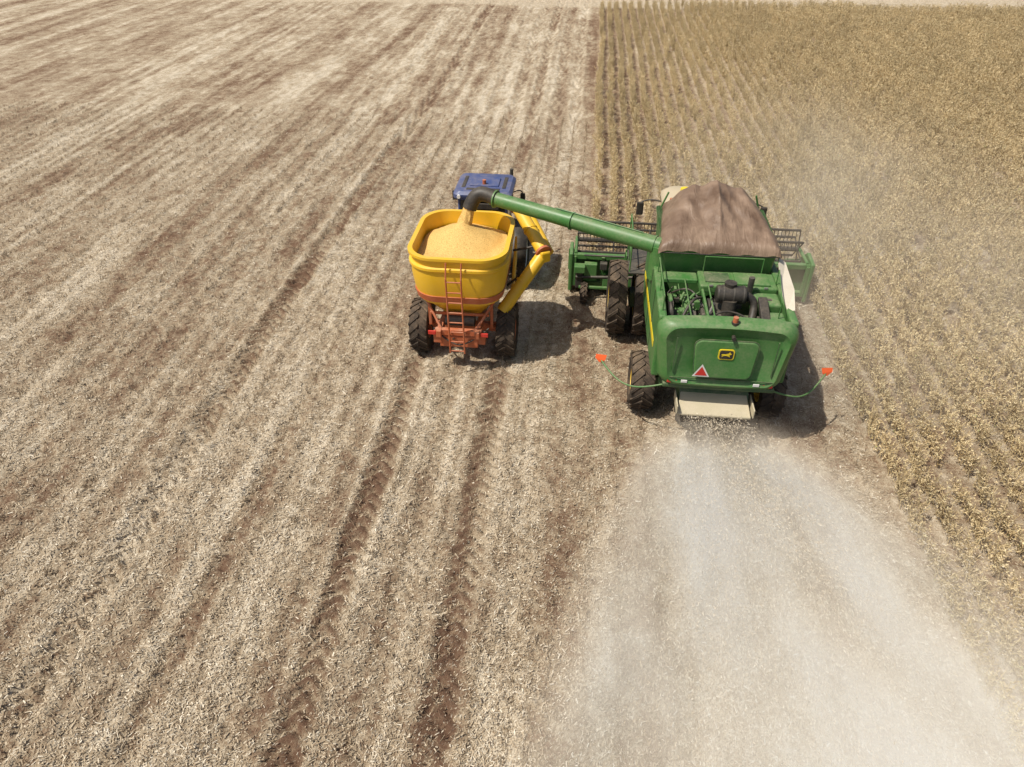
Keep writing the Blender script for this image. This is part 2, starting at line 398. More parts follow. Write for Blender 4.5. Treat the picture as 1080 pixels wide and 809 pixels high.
ng.interface.new_socket('Geometry',in_out='OUTPUT',socket_type='NodeSocketGeometry')
gi=ng.nodes.new('NodeGroupInput');go=ng.nodes.new('NodeGroupOutput')
ip=ng.nodes.new('GeometryNodeInstanceOnPoints');ci=ng.nodes.new('GeometryNodeCollectionInfo')
ci.inputs['Collection'].default_value=tcol;ci.inputs['Separate Children'].default_value=True;ci.inputs['Reset Children'].default_value=True
ip.inputs['Pick Instance'].default_value=True
na=ng.nodes.new('GeometryNodeInputNamedAttribute');na.data_type='FLOAT_VECTOR';na.inputs['Name'].default_value='rot'
nb=ng.nodes.new('GeometryNodeInputNamedAttribute');nb.data_type='FLOAT_VECTOR';nb.inputs['Name'].default_value='scl'
lk=ng.links.new
lk(gi.outputs[0],ip.inputs['Points']);lk(ci.outputs[0],ip.inputs['Instance']);lk(na.outputs[0],ip.inputs['Rotation']);lk(nb.outputs[0],ip.inputs['Scale']);lk(ip.outputs[0],go.inputs[0])
crop.modifiers.new('instances','NODES').node_group=ng

# ------------------------------------------------------------------ COMBINE
C=empty('combine_harvester',(2.90,13.0,0))
box('threshing_body',(0,1.6,1.55),(2.1,4.0,1.3),GREEND,C,bevel=.05)
box('rear_axle',(0,.15,.7),(2.4,.25,.25),GREEND,C)
box('front_axle',(0,3.3,.95),(3.2,.35,.4),GREEND,C)
for s in(-1,1):
    prism('side_panel_'+('left' if s<0 else 'right'),[(-.92,1.55),(.5,1.42),(2.9,1.35),(3.0,2.1),(2.75,2.95),(-.5,2.98),(-.92,2.98)],s*1.16,s*1.32,GREEN,C,.04)
    prism('yellow_stripe_'+('left' if s<0 else 'right'),[(-.6,2.05),(2.7,1.9),(2.7,2.03),(-.6,2.2)],s*1.321,s*1.33,BADY,C,0)
    multibox('panel_seams_'+('left' if s<0 else 'right'),[((s*1.322,1.1,2.2),(.012,.02,1.45)),((s*1.322,.2,2.2),(.012,.02,1.45))],BLK,C,bevel=0)
def xz(y,hx,z0,z1,r,bot=1.0,dy=0):
    zc=(z0+z1)/2;hz=(z1-z0)/2
    return [(px_*(1 if pz>0 else bot),y+dy*(pz/hz),zc+pz) for px_,pz in rring(hx,hz,r,8)]
def densify(ring,nx_=8):
    out=[]
    n_=len(ring)
    for i in range(n_):
        a=Vector(ring[i]);b_=Vector(ring[(i+1)%n_]);out.append(tuple(a))
        if (b_-a).length>.5:
            for q in range(1,nx_):out.append(tuple(a.lerp(b_,q/nx_)))
    return out
def hood_ring(y,hx,z0,z1,r,bot,dy=0):
    rg=densify(xz(y,hx,z0,z1,r,bot,dy));o=[]
    zc=(z0+z1)/2
    for p in rg:
        if p[2]>zc:o.append((p[0],p[1],p[2]+.07*(1-(p[0]/hx)**2)*(p[2]-zc)/(z1-zc)))
        else:o.append((p[0],p[1],p[2]-.03*(1-(p[0]/hx)**2)*(zc-p[2])/(zc-z0)))
    return o
loft('rear_hood',[hood_ring(-1.16,1.04,1.80,2.80,.18,.92,.03),hood_ring(-1.23,1.16,1.68,2.88,.24,.91,.03),hood_ring(-1.19,1.25,1.61,2.93,.27,.90,.03),hood_ring(-1.10,1.31,1.57,2.96,.26,.90,.03),hood_ring(-1.0,1.335,1.54,2.975,.24,.91),hood_ring(-.90,1.335,1.52,2.975,.22,.92)],GREEN,C,True,True,ang=50)
loft('rear_door',[xz(-1.252,.60,1.86,2.68,.14,.92,.03),xz(-1.268,.58,1.88,2.66,.13,.92,.03)],GREEN,C,ang=30)
loft('rear_door_gap',[xz(-1.235,.62,1.84,2.70,.15,.92,.03),xz(-1.25,.62,1.84,2.70,.15,.92,.03)],GREEND,C,ang=30)
multibox('hood_creases',[((0,-1.245,1.79),(2.0,.02,.02)),((-.95,-1.215,2.3),(.015,.03,.8)),((.95,-1.215,2.3),(.015,.03,.8))],GREEND,C,bevel=0)
box('bumper_strip',(0,-1.12,1.54),(2.2,.16,.1),GREEND,C,bevel=.03)
loft('badge',[xz(-1.262,.15,2.30,2.53,.05),xz(-1.282,.15,2.30,2.53,.05)],BADY,C)
loft('badge_field',[xz(-1.282,.128,2.320,2.51,.04),xz(-1.287,.128,2.320,2.51,.04)],BLK,C)
deer=[(-.12,.0),(-.09,.03),(-.02,.03),(.04,.05),(.07,.09),(.09,.05),(.12,.045),(.10,.02),(.06,.0),(.09,-.05),(.05,-.03),(0,-.015),(-.06,-.02),(-.11,-.06),(-.08,-.01)]
mk('badge_animal',[(a*.85,-1.291,2.41+b*.85) for a,b in deer],[tuple(range(len(deer)))],BADY,C)
def tri(s,y):return [(-.41-s,y,1.98-s*.58),(-.41+s,y,1.98-s*.58),(-.41,y,1.98+s*1.16)]
mk('warning_triangle_border',tri(.17,-1.300),[(0,1,2)],WHT,C);mk('warning_triangle',tri(.12,-1.304),[(0,1,2)],RED,C)
for s in(-1,1):
    box('tail_lamp_'+('l' if s<0 else 'r'),(s*.93,-1.21,1.68),(.2,.06,.08),RED,C,bevel=.015)
    box('reflector_'+('l' if s<0 else 'r'),(s*.70,-1.255,1.71),(.12,.02,.06),WHT,C,bevel=.005)
    tube('marker_arm_'+('l' if s<0 else 'r'),[(s*1.05,-1.1,1.5),(s*1.35,-1.08,1.38),(s*1.75,-.95,1.26),(s*2.1,-.6,1.28),(s*2.33,-.3,1.45)],.018,GREEN,C)
    mk('marker_flag_'+('l' if s<0 else 'r'),[(s*2.24,-.34,1.46),(s*2.45,-.3,1.49),(s*2.44,-.27,1.57),(s*2.21,-.3,1.57),(s*2.30,-.33,1.40),(s*2.36,-.33,1.40)],[(0,1,2,3),(0,4,5,1)],FLAG,C)
cyl('beacon',(0.08,-1.1,3.02),(0.08,-1.1,3.15),.05,ORG,C);cyl('beacon_base',(0.08,-1.1,2.98),(0.08,-1.1,3.05),.07,BLK,C)
cyl('rear_lamp',(0.08,-1.3,2.78),(0.08,-1.2,2.78),.04,BLK,C)
mk('straw_chute',[(-.68,-.7,1.5),(.68,-.7,1.5),(.72,-1.12,.95),(-.72,-1.12,.95),(-.68,-.3,1.4),(.68,-.3,1.4),(.7,-.45,.9),(-.7,-.45,.9)],[(0,1,2,3),(4,5,6,7),(0,4,7,3),(1,5,6,2)],GREEND,C)
mk('spreader_pan',[(-.66,-.85,1.25),(.66,-.85,1.25),(.74,-1.34,.95),(-.74,-1.34,.95),(-.66,-.85,1.20),(.66,-.85,1.20),(.74,-1.34,.90),(-.74,-1.34,.90)],[(0,1,2,3),(4,5,6,7),(0,1,5,4),(2,3,7,6),(0,3,7,4),(1,2,6,5)],PAN,C,.015)
multibox('spreader_side_plates',[((s*.76,-1.12,1.08),(.03,.55,.2)) for s in(-1,1)],PAN,C,.01)
for s in(-1,1):
    cyl('spinner_disc_'+('l' if s<0 else 'r'),(s*.4,-1.15,.66),(s*.4,-1.15,.7),.33,DMET,C)
    cyls('spinner_hub_'+('l' if s<0 else 'r'),[((s*.4,-1.15,.7),(s*.4,-1.1,.95),.05)],DMET,C)
# engine deck
box('deck_floor',(0,.05,2.22),(2.32,1.9,.06),GREEND,C,bevel=0)
box('deck_cover_front',(.36,.66,2.92),(1.56,.66,.16),GREEN,C,bevel=.03)
box('deck_cover_hatch',(.65,.66,3.02),(.7,.5,.05),GREEN,C,bevel=.02)
box('deck_cover_left',(-.78,.82,2.9),(.7,.34,.1),GREEN,C,bevel=.02)
box('radiator_screen',(-.05,.68,3.015),(.5,.4,.03),GREEND,C,bevel=.005)
multibox('deck_latches',[((x_,.34,3.0),(.08,.03,.05)) for x_ in(-.2,.3,.9)],STEEL,C)
box('cooler_box',(.88,.05,2.72),(.5,.5,.42),GREEN,C,bevel=.04)
box('rear_cowl',(.25,-.66,2.58),(.95,.36,.36),GREEND,C,bevel=.05)
box('rear_cowl_right',(.95,-.62,2.68),(.36,.44,.44),GREEN,C,bevel=.04)
cyl('air_filter',(-.16,-.08,3.06),(.42,-.08,3.06),.18,BLK,C,bevel=.03)
cyls('air_filter_bands',[((x_,-.08,3.06),(x_+.03,-.08,3.06),.19) for x_ in(-.05,.15,.34)],DMET,C,24)
cyl('air_filter_stem',(.1,-.32,2.5),(.1,-.22,3.0),.14,BLK,C)
cyl('filter_cap',(.1,-.03,3.2),(.1,-.03,3.30),.12,BLK,C)
tube('intake_hose',[(.42,-.08,3.06),(.58,-.1,3.0),(.62,-.2,2.8),(.55,-.4,2.6)],.08,BLK,C)
prism('rubber_deflector',[(-.7,2.75),(-.1,2.98),(-.1,3.06),(-.7,2.9)],.66,.84,BLK,C)
cyl('exhaust_pipe',(.55,.22,2.9),(.55,.22,3.3),.06,DMET,C)
box('engine_block',(-.05,.0,2.5),(.75,.7,.45),DMET,C,bevel=.05)
lst=[]
for i in range(44):
    a=(random.uniform(-1.10,-.25),random.uniform(-.82,.6),random.uniform(2.35,2.85))
    d=random.choice([(random.uniform(.15,.6),0,0),(0,random.uniform(.2,.7),0),(0,0,random.uniform(.1,.3)),(random.uniform(.1,.3),random.uniform(.1,.4),.1)])
    lst.append((a,(min(a[0]+d[0],-.1),min(a[1]+d[1],.65),a[2]+d[2]),random.uniform(.010,.03)))
cyls('bay_pipes_green',lst[:24],GREEN,C);cyls('bay_pipes_steel',lst[24:34],STEEL,C);cyls('bay_hoses',lst[34:],BLK,C)
multibox('bay_brackets',[((random.uniform(-1.03,-.3),random.uniform(-.78,.55),random.uniform(2.3,2.75)),(random.uniform(.05,.22),random.uniform(.05,.22),random.uniform(.06,.25))) for i in range(26)],GREEN,C)
multibox('bay_boxes',[((random.uniform(-1.03,-.3),random.uniform(-.78,.55),random.uniform(2.3,2.6)),(random.uniform(.1,.26),random.uniform(.1,.26),random.uniform(.06,.25))) for i in range(12)],BLK,C)
multibox('deck_small_parts',[((random.uniform(-.2,1.05),random.uniform(-.8,.3),random.uniform(2.75,2.92)),(random.uniform(.04,.14),random.uniform(.04,.14),random.uniform(.04,.12))) for i in range(12)],DMET,C)
for i,(x_,y_,z_2,r_) in enumerate([(-1.02,-.1,2.6,.24),(-.98,.42,2.55,.17),(-.6,-.4,2.65,.16),(-1.0,-.6,2.6,.19)]):
    revolve('pulley_%d'%i,[(-.04,.001),(-.04,r_*.9),(-.05,r_),(-.02,r_*.86),(.02,r_*.86),(.05,r_),(.04,r_*.9),(.04,.001)],(x_,y_,z_2),GREEN if i%2 else DMET,C,28)
tube('hose_a',[(-.9,-.7,2.6),(-.7,-.3,2.98),(-.4,0,2.95),(-.25,.4,2.6)],.03,BLK,C)
tube('hose_b',[(-1.0,.6,2.6),(-.8,.3,2.95),(-.5,.25,2.9),(-.3,-.2,2.7)],.022,BLK,C)
tube('hose_c',[(-.5,-.8,2.7),(-.2,-.55,2.95),(.3,-.5,2.9),(.6,-.7,2.75)],.02,BLK,C)
cyls('hand_rails',[((-1.24,-.7,2.97),(-1.24,-.7,3.3),.014),((-1.24,.1,2.97),(-1.24,.1,3.3),.014),((-1.24,.9,2.97),(-1.24,.9,3.3),.014),((-1.24,-.7,3.3),(-1.24,.9,3.3),.014),((-.25,-.8,2.96),(-.25,.6,3.0),.016),((-.7,-.8,2.96),(-.7,.65,2.96),.014),((.98,-.65,2.9),(.98,-.65,3.25),.012),((.98,-.65,3.25),(1.15,.6,3.3),.012),((1.15,.6,3.3),(1.15,.6,2.9),.012),((-.3,.95,3.0),(-.3,.95,3.35),.012),((-.3,.95,3.35),(.9,.95,3.35),.012),((.9,.95,3.35),(.9,.95,3.0),.012)],GREEN,C)
box('mid_bay_edge',(-.36,-.1,2.88),(.05,1.5,.10),GREEN,C)
mk('cream_side_shield',[(1.18,-.45,2.96),(1.32,-.45,2.99),(1.41,.2,3.10),(1.41,1.2,3.18),(1.25,1.2,3.28),(1.15,.2,3.12)],[(0,1,2,5),(5,2,3,4)],CREAM,C,0,False).modifiers.new('s','SOLIDIFY').thickness=.04
TY=2.12
loft('grain_tank',[[(px_,TY+py_,z_3) for px_,py_ in rring(hx,hy,.08)] for hx,hy,z_3 in((1.13,.95,2.3),(1.17,.98,3.1),(1.20,1.02,3.42),(1.22,1.04,3.44),(1.22,1.04,3.5),(1.17,.98,3.5))],GREEN,C,ang=30)
# tarp: stretched over the open tank, tent with a centre crease and a raised front
nn=80;v=[];f=[]
for j in range(nn+1):
    for i in range(nn+1):
        a=i/nn*2-1;b=j/nn*2-1
        fb=(b+1)/1.62 if b<.62 else (1-b)/.38
        ga=(1-abs(a))/.50
        k_=8.0;q=-math.log(math.exp(-k_*fb)+math.exp(-k_*ga)+math.exp(-k_*1.0))/k_+.12
        q=max(q,0)*.68
        env=max(0,min(1,(b+1)*1.5))*max(0,min(1,(1-b)*3))
        q+=.13*math.exp(-abs(a)*7)*env
        q-=.06*math.exp(-((abs(a)-.32)/.2)**2)*env
        q+=.085*(float(fbm(np.array([a*3.0+9]),np.array([b*1.8+4]),3,3)[0])-.5)+.016*math.sin(a*20+b*4+2*math.sin(b*4))*env
        e=max(abs(a),abs(b));z_3=3.5+q
        if e>.93:z_3-=(e-.93)/.07*.18+.02*math.sin(14*(a+b))*(e-.93)/.07
        ws=1+.05*(e>.93)
        taper=1-.14*(b+1)/2
        v.append((a*1.22*ws*taper,TY+b*1.06*ws,z_3))
for j in range(nn):
    for i in range(nn):
        k_=j*(nn+1)+i;f.append((k_,k_+1,k_+nn+2,k_+nn+1))
mk('tank_tarp',v,f,TARP,C,0,True,80)
cyls('tarp_corner_posts',[((s*1.15,TY+1.02,3.35),(s*.98,TY+.98,3.85),.022) for s in(-1,1)],GREEN,C)
tube('tarp_cord',[(-1.24,TY-1.09,3.36),(-.6,TY-1.12,3.38),(0,TY-1.12,3.36),(.7,TY-1.12,3.38),(1.24,TY-1.09,3.36)],.012,BLK,C)
CY=3.72;CZ=-.16
loft('cab_glasshouse',[[(px_,CY+py_,z_3+CZ) for px_,py_ in rring(hx,hy,.15)] for hx,hy,z_3 in((.8,.5,1.9),(.86,.56,2.6),(.85,.55,3.4))],GLS,C)
loft('cab_roof',[[(px_,CY+.05+py_,z_3+CZ) for px_,py_ in rring(hx,hy,.3)] for hx,hy,z_3 in((.92,.65,3.38),(1.04,.75,3.46),(1.04,.75,3.55),(.92,.64,3.66),(.5,.35,3.70))],BEIGE,C,ang=60)
box('cab_lights',(0,4.45,3.18),(1.5,.1,.1),BLK,C)
box('cab_base',(0,3.7,1.62),(1.8,1.4,.35),GREEN,C,bevel=.04)
for s in(-1,1):
    tube('mirror_arm_'+('l' if s<0 else 'r'),[(s*.95,4.2,3.15),(s*1.3,4.3,3.22),(s*1.48,4.25,3.1)],.018,BLK,C)
    box('mirror_'+('l' if s<0 else 'r'),(s*1.5,4.23,2.95),(.17,.06,.34),BLK,C,bevel=.03)
    cyl('roof_beacon_'+('l' if s<0 else 'r'),(s*.85,3.4,3.38),(s*.85,3.4,3.58),.05,ORG,C)
cyl('roof_antenna',(-.5,3.9,3.5),(-.5,3.9,3.64),.12,BADY,C)
box('side_platform',(-1.3,3.6,1.8),(.8,1.3,.06),DMET,C)
cyls('platform_rail',[((-1.68,y_,1.8),(-1.68,y_,2.8),.018) for y_ in(3.0,3.6,4.2)]+[((-1.68,3.0,z_3),(-1.68,4.2,z_3),.018) for z_3 in(2.3,2.8)],GREEN,C)
cyls('cab_ladder',[((-1.8,3.9,.5),(-1.72,3.9,1.8),.02),((-1.8,4.25,.5),(-1.72,4.25,1.8),.02)]+[((-1.79+.02*i,3.9,.6+.28*i),(-1.79+.02*i,4.25,.6+.28*i),.018) for i in range(5)],GREEN,C)
for s,t in((-1,'left'),(1,'right')):
    wheel('front_outer_wheel_'+t,C,(s*1.92,3.3,.93),.93,.46,.5,YEL,20)
    wheel('front_inner_wheel_'+t,C,(s*1.28,3.3,.93),.93,.46,.5,YEL,20)
    wheel('rear_wheel_'+t,C,(s*1.38,.15,.65),.65,.52,.33,YEL,18)
prism('feeder_house',[(3.6,1.5),(5.0,1.0),(5.0,.3),(3.6,.7)],-.62,.62,GREEN,C)
HX0,HX1=-3.15,3.3;HM=(HX0+HX1)/2;HW=HX1-HX0
multibox('header_back_frame',[((HM,5.12,1.12),(HW,.14,.14)),((HM,5.1,.3),(HW,.14,.14)),((HM,5.2,.7),(HW,.03,.75))]+[((HX0+.1+i*(HW-.2)/8,5.05,.7),(.09,.12,.9)) for i in range(9)],GREEN,C)
multibox('header_floor',[((HM,5.85,.16),(HW,1.35,.05))],STEEL,C)
for s,x_ in((0,HX0),(1,HX1)):
    prism('header_end_%d'%s,[(4.95,.1),(4.95,1.25),(5.6,1.3),(6.3,.75),(7.1,.25),(7.2,.08),(6.5,.05)],x_-.05,x_+.05,GREEN,C,.03)
    prism('crop_divider_%d'%s,[(6.3,.75),(7.6,.1),(6.3,.05)],x_-.1,x_+.1,GREEN,C,.03)
cyl('header_auger',(HX0+.1,5.55,.5),(HX1-.1,5.55,.5),.17,DMET,C)
v=[];f=[]
ns=260
for i in range(ns):
    x_=HX0+.1+(HW-.2)*i/(ns-1);a=i/ns*2*math.pi*11*(1 if x_<HM else -1)
    for rr_ in(.16,.31):v.append((x_,5.55+math.cos(a)*rr_,.5+math.sin(a)*rr_))
for i in range(ns-1):f.append((2*i,2*i+1,2*i+3,2*i+2))
mk('auger_flighting',v,f,STEEL,C,0,True,60)
rc=(6.15,1.12);rrad=.52
L_=[((HX0+.15,rc[0],rc[1]),(HX1-.15,rc[0],rc[1]),.07)]
T_=[]
for kk in range(6):
    a=kk*math.pi/3+.25;yy=rc[0]+math.cos(a)*rrad;zz=rc[1]+math.sin(a)*rrad
    L_.append(((HX0+.15,yy,zz),(HX1-.15,yy,zz),.036))
    for xx in np.linspace(HX0+.15,HX1-.15,7):L_.append(((xx,rc[0],rc[1]),(xx,yy,zz),.018))
    for xx in np.arange(HX0+.2,HX1-.15,.10):T_.append(((xx,yy,zz),(xx+.0,yy-.05,zz-.24),.012))
cyls('reel_bars',L_,BLK,C,8);cyls('reel_tines',T_,BLK,C,4)
for xx in(HX0+.12,HM,HX1-.12):
    cyls('reel_arm_%d'%int(xx*10+50),[((xx,5.1,1.2),(xx,6.2,1.16),.045)],GREEN,C)
multibox('header_details',[((-2.6,4.95,.75),(.35,.2,.5)),((-1.7,4.97,.95),(.5,.15,.2)),((-2.1,4.92,.45),(.3,.2,.3)),((2.4,4.95,.8),(.5,.2,.35)),((-1.1,4.95,.7),(.25,.2,.6)),((-2.3,4.75,.35),(1.2,.08,.08)),((-1.9,4.7,.9),(.08,.5,.08)),((-2.9,4.8,.9),(.3,.25,.2))],GREEN,C,.02)
multibox('header_details_dark',[((-2.25,4.93,.95),(.2,.2,.2)),((-1.35,4.9,.5),(.22,.2,.3)),((-2.9,4.95,.5),(.2,.2,.5))],DMET,C,.02)
tube('header_hose',[(-.6,4.6,1.1),(-1.2,4.8,1.3),(-2.0,4.9,1.25),(-2.8,5.0,1.2)],.025,BLK,C)
cyl('drive_shaft',(-.6,4.85,.7),(-3.0,4.85,.6),.04,DMET,C)
wheel('gauge_wheel',C,(-2.75,4.55,.28),.28,.2,.13,YEL,12)
A0=Vector((-1.2,1.35,3.34));A1=Vector((-5.05,2.9,3.62))
cyl('unloading_auger',A0,A1,.185,GREEN,C,r1=.16,seg=32)
cyls('auger_flanges',[(A0.lerp(A1,t1),A0.lerp(A1,t1+.008),.205) for t1 in(.03,.5,.97)],GREEN,C,28)
cyl('auger_elbow',(-1.2,1.35,2.6),(-1.2,1.35,3.38),.22,GREEN,C)
cyls('auger_brace',[(A0.lerp(A1,.1)+Vector((0,0,.2)),A0.lerp(A1,.6)+Vector((0,0,.2)),.012)],GREEN,C)
tube('auger_spout_boot',[(-4.95,2.86,3.61),(-5.22,2.96,3.72),(-5.48,2.95,3.62),(-5.58,2.88,3.34)],.17,BLK,C,res=6)
v=[];f=[];sg=20
for k_ in range(10):
    t1=k_/9;cx=-5.58-.16*t1;cy=2.88-.16*t1;cz=3.4-.62*t1**1.1;rr_=.12+.07*t1
    for i in range(sg):
        a=2*math.pi*i/sg;q=rr_*(1+.12*math.sin(i*3.7+k_*.4)+.05*math.sin(i*9.1+k_))
        v.append((cx+math.cos(a)*q,cy+math.sin(a)*q,cz))
for k_ in range(9):
    for i in range(sg):j=(i+1)%sg;f.append((k_*sg+i,k_*sg+j,(k_+1)*sg+j,(k_+1)*sg+i))
mk('grain_stream',v,f,GRAIN,C,0,True,80)

# ------------------------------------------------------------------ TRAILER
T=empty('grain_trailer',(-2.74,14.9,0))
def tr_ring(hx,hy,z_3,r,yo=.3):return [(px_,yo+py_,z_3) for px_,py_ in rring(hx,hy,r,10)]
loft('tank_hopper',[tr_ring(.5,.6,1.2,.3),tr_ring(.84,1.0,1.66,.5),tr_ring(.97,1.15,1.78,.56),tr_ring(1.05,1.23,2.1,.6),tr_ring(1.09,1.28,2.45,.62),tr_ring(1.09,1.28,2.66,.62),tr_ring(1.13,1.32,2.70,.64),tr_ring(1.13,1.32,2.76,.64),tr_ring(1.08,1.27,2.79,.62),tr_ring(1.09,1.28,2.94,.62),tr_ring(1.14,1.33,2.96,.64),tr_ring(1.14,1.33,3.02,.64),tr_ring(1.04,1.23,3.02,.58),tr_ring(1.03,1.22,2.5,.58)],TYEL,T,True,False,ang=30)
loft('orange_band',[tr_ring(1.0,1.185,1.86,.57),tr_ring(1.02,1.205,1.86,.575),tr_ring(1.054,1.238,2.02,.60),tr_ring(1.03,1.21,2.02,.59)],ORG,T,False,False,ang=30)
v=[];f=[];m_=60
for j in range(m_+1):
    for i in range(m_+1):
        a=i/m_*2-1;b=j/m_*2-1
        x_=a*math.sqrt(max(0,1-b*b*.30))*1.04;y_=b*math.sqrt(max(0,1-a*a*.30))*1.23
        dd=math.hypot(x_+.08,(y_-.45))
        z_3=2.70+.36*max(0,1-dd/.95)+.06*math.exp(-(dd/.2)**2)-.04*(a*a+b*b)+.07*(float(fbm(np.array([x_*3]),np.array([y_*3]),5)[0])-.5)
        v.append((x_,.3+y_,z_3))
for j in range(m_):
    for i in range(m_):k_=j*(m_+1)+i;f.append((k_,k_+1,k_+m_+2,k_+m_+1))
mk('grain_load',v,f,GRAIN,T,0,True,80)
multibox('chassis',[((-.45,.6,1.05),(.12,3.2,.18)),((.45,.6,1.05),(.12,3.2,.18)),((0,-.85,1.05),(1.1,.12,.16)),((0,.0,.72),(1.7,.18,.18)),((0,.5,1.05),(1.0,.12,.12))],ORG,T,.015)
multibox('hopper_legs',[((s*.74,y_,1.35),(.07,.07,.75)) for s in(-1,1) for y_ in(-.45,1.0)]+[((0,-.6,1.4),(1.4,.06,.06)),((0,-.85,.8),(.9,.08,.3)),((-.5,-.8,.9),(.2,.2,.3)),((.5,-.75,.85),(.25,.2,.25))],ORG,T,.01)
cyls('chassis_braces',[((-.8,-.5,1.7),(-.4,-.85,1.1),.03),((.8,-.5,1.7),(.4,-.85,1.1),.03),((-.45,-.3,1.0),(-1.0,0,.65),.04),((.45,-.3,1.0),(1.0,0,.65),.04),((-.3,-.85,1.1),(.3,-.85,.8),.03)],ORG,T)
cyl('hydraulic_tank',(-.35,-.55,1.2),(.35,-.55,1.2),.14,DMET,T)
tube('brake_hose_a',[(-.6,-.8,1.1),(-.2,-.98,.75),(.3,-.95,.8),(.7,-.7,1.1)],.018,BLK,T)
tube('brake_hose_b',[(-.9,-.1,.9),(-.5,-.7,.6),(-.1,-.9,.9)],.018,BLK,T)
tube('drawbar',[(0,1.9,1.0),(0,2.6,.8),(0,3.3,.6)],.08,ORG,T)
for s,t in((-1,'left'),(1,'right')):
    wheel('wheel_'+t,T,(s*1.06,0,.66),.66,.46,.32,ORG,18)
Ld=[((x_,-1.1,.62),(x_,-1.16,2.6),.02) for x_ in(-.17,.17)]
Ld+=[((-.17,-1.1-.06*i/7,.68+.265*i),(.17,-1.1-.06*i/7,.68+.265*i),.016) for i in range(8)]
Ld+=[((x_,-1.16,2.6),(x_,-1.05,2.95),.018) for x_ in(-.17,.17)]+[((x_,-1.12,1.1),(x_,-.8,1.1),.02) for x_ in(-.17,.17)]
cyls('ladder',Ld,ORG,T)
multibox('tail_lights',[((s*.62,-.93,1.05),(.18,.04,.1)) for s in(-1,1)],RED,T)
cyl('folded_auger_upper',(1.10,1.95,3.02),(1.86,.72,2.42),.16,TYEL,T)
cyl('folded_auger_second',(1.38,1.95,2.86),(1.98,.95,2.30),.12,TYEL,T)
cyls('folded_auger_rings',[((1.84,.75,2.44),(1.87,.70,2.42),.20),((1.08,1.98,3.04),(1.12,1.92,3.0),.20)],ORG,T,24)
cyls('folded_auger_joints',[((1.48,1.33,2.72),(1.5,1.30,2.70),.18),((1.4,.32,1.82),(1.38,.30,1.80),.17)],TYEL,T,24)
cyl('auger_lower_tube',(1.84,.74,2.36),(.95,-.15,1.25),.15,TYEL,T)
box('auger_gearbox',(1.86,.72,2.34),(.26,.26,.28),TYEL,T,(0,0,.6),.04)
prism('auger_guard',[(.0,1.2),(.9,2.0),(1.4,2.5),(1.4,1.9),(.4,1.1)],1.1,1.16,TYEL,T)
cyls('auger_struts',[((1.1,1.0,2.3),(1.7,.9,2.5),.03),((1.0,.5,1.6),(1.55,.55,2.1),.03)],BLK,T)

# ------------------------------------------------------------------ TRACTOR
K=empty('tractor',(-2.72,18.9,0))
box('transmission',(0,.6,.85),(.55,3.6,.5),DMET,K,bevel=.05)
loft('cab_windows',[[(px_,py_,z_3) for px_,py_ in rring(hx,hy,.1)] for hx,hy,z_3 in((.6,.6,1.2),(.7,.68,1.9),(.66,.62,2.6))],GLS,K)
cyls('cab_pillars',[((s*.62,y_*.62,1.25),(s*.64,y_*.6,2.62),.04) for s in(-1,1) for y_ in(-1,1)]+[((-.6,-.64,1.95),(.6,-.64,1.95),.03)],BLUE,K)
ZR=-.08
loft('cab_roof',[[(px_,-.02+py_,z_3+ZR) for px_,py_ in rring(hx,hy,.15)] for hx,hy,z_3 in((.74,.68,2.64),(.79,.73,2.7),(.79,.73,2.8),(.72,.66,2.88))],BLUE,K,ang=40)
box('roof_hatch',(0,.0,2.89+ZR),(.8,.6,.05),BLUE,K,bevel=.02)
multibox('roof_vents',[((0,-.5,2.885+ZR),(.9,.12,.02)),((-.55,0,2.885+ZR),(.1,.8,.02)),((.55,0,2.885+ZR),(.1,.8,.02))],BLK,K)
box('rear_display',(0,-.74,2.42),(.9,.05,.16),BLK,K)
loft('hood',[[(px_,y_,zc+pz) for px_,pz in rring(hx,hz,.12)] for y_,hx,zc,hz in((.68,.42,1.35,.38),(1.6,.42,1.33,.36),(2.5,.38,1.27,.32),(2.65,.32,1.25,.26))],BLUE,K)
box('grille',(0,2.66,1.25),(.5,.03,.4),BLK,K)
for s,t in((-1,'left'),(1,'right')):
    wheel('rear_wheel_'+t,K,(s*.98,-.25,.85),.85,.46,.45,WHT,20)
    wheel('front_wheel_'+t,K,(s*.88,2.0,.6),.6,.34,.32,WHT,18)
    v=[];f=[]
    for i in range(11):
        a=R(20+i*15)
        for x_ in(.62,1.24):v.append((s*x_,-.25+math.cos(a)*.95,.85+math.sin(a)*.95))
    for i in range(10):f.append((2*i,2*i+1,2*i+3,2*i+2))
    mk('fender_'+t,v,f,BLK,K,0,True).modifiers.new('s','SOLIDIFY').thickness=.03
    tube('mirror_arm_'+t,[(s*.7,.6,2.3),(s*.9,.65,2.4),(s*.98,.6,2.3)],.016,BLK,K)
    box('mirror_'+t,(s*.98,.6,2.15),(.14,.05,.28),BLK,K)
    cyl('work_lamp_'+t,(s*.62,-.8,2.68),(s*.62,-.72,2.68),.05,WHT,K)
cyl('exhaust',(.62,.95,1.6),(.62,.95,2.85),.05,DMET,K)
cyl('beacon',(0,-.2,2.8),(0,-.2,2.95),.05,ORG,K)
box('hitch',(0,-1.1,.6),(.3,1.0,.12),DMET,K)

